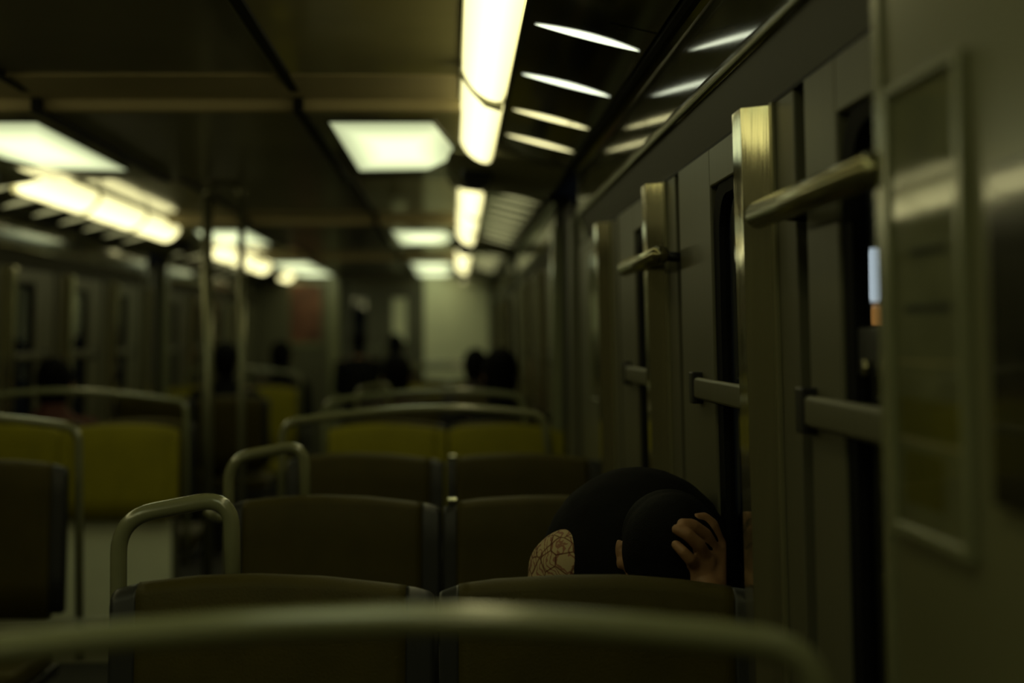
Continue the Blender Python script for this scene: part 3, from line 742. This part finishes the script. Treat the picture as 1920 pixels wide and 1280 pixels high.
# short cropped hair
mb = MB(); ball(mb, HC + Vector((0, -.003, .012)), (.0815, .102, .094)); ball(mb, HC + Vector((0, .03, .03)), (.078, .082, .078)); ball(mb, HC + Vector((0, -.035, -.01)), (.070, .070, .072))
h = organic(mb, 'hair', M['hair'], per, 0.006, 2)
# black vest / hooded top over the back
mb = MB()
limb(mb, [pel + Vector((0, 0, .02)), (0.315, 2.80, 0.75), (0.328, 2.62, 0.885)], [.150, .155, .165])
ball(mb, (0.330, 2.54, 0.900), (.178, .19, .190)); ball(mb, (0.265, 2.46, 0.905), (.098, .09, .11)); ball(mb, (0.262, 2.43, 0.83), (.092, .08, .12))
ball(mb, (0.405, 2.46, 0.91), (.088, .09, .11)); ball(mb, (.345, 2.44, .975), (.12, .07, .07)); ball(mb, (0.408, 2.43, 0.90), (.085, .06, .13))
organic(mb, 'hooded_vest', M['jacket'], per, 0.009, 6)
for s, sh, el in ((-1, shR, elR), (1, shL, elL)):
    mb = MB(); limb(mb, [sh + Vector((s * .010, 0.012, -.01)), el], [.066, .058]); limb(mb, [sh + Vector((s * -.055, .02, .0)), sh + Vector((0, .004, -.006))], [.076, .071])
    organic(mb, 'printed_sleeve', M['print'], per, 0.007, 3)
mb = MB()
for s, kx in ((-1, .17), (1, .40)):
    limb(mb, [(0.31 + s * .08, 2.96, .585), (kx, 2.585, .575)], [.10, .075]); limb(mb, [(kx, 2.585, .56), (kx, 2.60, .12)], [.07, .055])
organic(mb, 'trousers', M['trouser'], per, 0.012, 3)
for kx in (.17, .40):
    mb = MB(); limb(mb, [(kx, 2.615, .055), (kx, 2.42, .045)], [.05, .043]); organic(mb, 'shoe', M['black'], per, 0.010, 2)

# background passengers, all from one pattern
def passenger(x, y, zt, face, coat, label, lean_f=0.06, seated=True, turn=0.0):
    """zt: top of the head; face +1 looks away from the camera"""
    t = thing('person', label, 'person', (x, y, 0.0 if seated else -.40))
    ks = (zt - .47) / .80 if seated else (zt + .40) / 1.70
    def L(a, b, c): return Vector((x + a, y + b * face, zt + (c * ks if (c > -.8 or not seated) else -(zt - (1.25 + c)))))
    mb = MB()
    limb(mb, [L(0, 0, -.67), L(0, lean_f * .4, -.45), L(0, lean_f * .8, -.34)], [.125, .13, .115]); limb(mb, [L(-.15, lean_f * .8, -.33), L(.15, lean_f * .8, -.33)], [.055, .055])
    limb(mb, [L(0, lean_f, -.30), L(0, lean_f + .02, -.2)], [.055, .052])
    hc = L(0, lean_f + .03, -.105); ball(mb, hc, (.074, .095, .102)); ball(mb, hc + Vector((0, face * .025, -.06)), (.052, .060, .055))
    ball(mb, hc + Vector((0, face * .098, -.018)), (.012, .018, .02)); ball(mb, hc + Vector((0, face * .088, -.06)), (.024, .008, .007))
    for s in (-1, 1):
        ball(mb, hc + Vector((s * .076, 0, -.015)), (.009, .018, .026)); ball(mb, hc + Vector((s * .03, face * .086, .004)), (.016, .01, .009))
        el = L(s * .19, .04, -.56); wr = L(s * .13, .26, -.60)
        limb(mb, [L(s * .16, lean_f * .8, -.34), el, wr], [.052, .042, .026])
        for f in range(4): limb(mb, [wr, wr + Vector(((-s) * (.03 + .01 * f), face * (.085 - .012 * f), -.01)), wr + Vector(((-s) * (.035 + .012 * f), face * (.10 - .012 * f), -.035))], [.017, .010, .008])
        limb(mb, [wr, wr + Vector((-s * .035, face * .03, .012)), wr + Vector((-s * .055, face * .045, .01))], [.015, .011, .009])
        if seated:
            limb(mb, [L(s * .09, 0, -.70), L(s * .11, .42, -.70), L(s * .11, .40, -1.18)], [.085, .06, .042]); limb(mb, [L(s * .11, .40, -1.205), L(s * .11, .55, -1.215)], [.036, .03])
        else:
            limb(mb, [L(s * .08, 0, -.80), L(s * .10, .02, -1.22), L(s * .10, 0, -1.63)], [.09, .06, .042]); limb(mb, [L(s * .10, 0, -1.665), L(s * .10, .14, -1.67)], [.034, .028])
    organic(mb, 'body', M['skin'], t, 0.010, 3)
    mb = MB(); ball(mb, hc + Vector((0, -face * .012, .014)), (.084, .096, .104)); ball(mb, hc + Vector((0, -face * .035, -.04)), (.076, .065, .085)); organic(mb, 'hair', M['hair'], t, 0.012, 3)
    mb = MB(); limb(mb, [L(0, 0, -.64), L(0, lean_f * .4, -.45), L(0, lean_f * .8, -.37)], [.150, .155, .14]); limb(mb, [L(-.16, lean_f * .8, -.345), L(.16, lean_f * .8, -.345)], [.07, .07])
    limb(mb, [L(0, lean_f * .9, -.27), L(0, lean_f, -.24)], [.07, .066])
    for s in (-1, 1): limb(mb, [L(s * .165, lean_f * .8, -.345), L(s * .195, .04, -.56), L(s * .14, .235, -.60)], [.07, .058, .044])
    organic(mb, 'coat', M[coat], t, 0.014, 3)
    mb = MB()
    for s in (-1, 1):
        if seated: limb(mb, [L(s * .09, 0, -.70), L(s * .11, .425, -.69), L(s * .11, .41, -1.14)], [.10, .072, .058])
        else: limb(mb, [L(s * .08, 0, -.78), L(s * .10, .02, -1.22), L(s * .10, 0, -1.6)], [.105, .075, .06])
    organic(mb, 'trousers', M['trouser'], t, 0.014, 2)
    for s in (-1, 1):
        mb = MB()
        if seated: limb(mb, [L(s * .11, .40, -1.205), L(s * .11, .56, -1.212)], [.044, .036])
        else: limb(mb, [L(s * .10, -.02, -1.655), L(s * .10, .14, -1.662)], [.044, .036])
        organic(mb, 'shoe', M['black'], t, 0.012, 2)
    return t
def at(px, y): return (px - 850) * y / FPX
def sit(px, ytop, seat_z, face, coat, label):
    y = Y(seat_z) + face * .235
    passenger(at(px, y), y, CAMH - (ytop - 632) * y / FPX, face, coat, label)
sit(940, 656, 2.86, 1, 'jacket', 'dark-haired person in black seated behind the right yellow seat')
sit(892, 656, 4.20, 1, 'coat_brown', 'person partly hidden left of the dark figure on the right')
sit(742, 668, 3.50, 1, 'coat_brown', 'person seated by the aisle at the middle of the car')
sit(92, 676, 2.90, 1, 'coat_red', 'person in a reddish coat at the far left')
sit(420, 642, 4.07, 1, 'jacket', 'person seen between the hooped poles')
sit(524, 640, 4.93, 1, 'jacket', 'person right of the hooped pole, below the red poster')
passenger(at(672, Y(6.4)), Y(6.4), CAMH - (614 - 632) * Y(6.4) / FPX, 1, 'jacket', 'person standing at the left end door', seated=False)
passenger(at(741, Y(6.6)), Y(6.6), CAMH - (626 - 632) * Y(6.6) / FPX, 1, 'coat_brown', 'person standing before the right end door', seated=False)
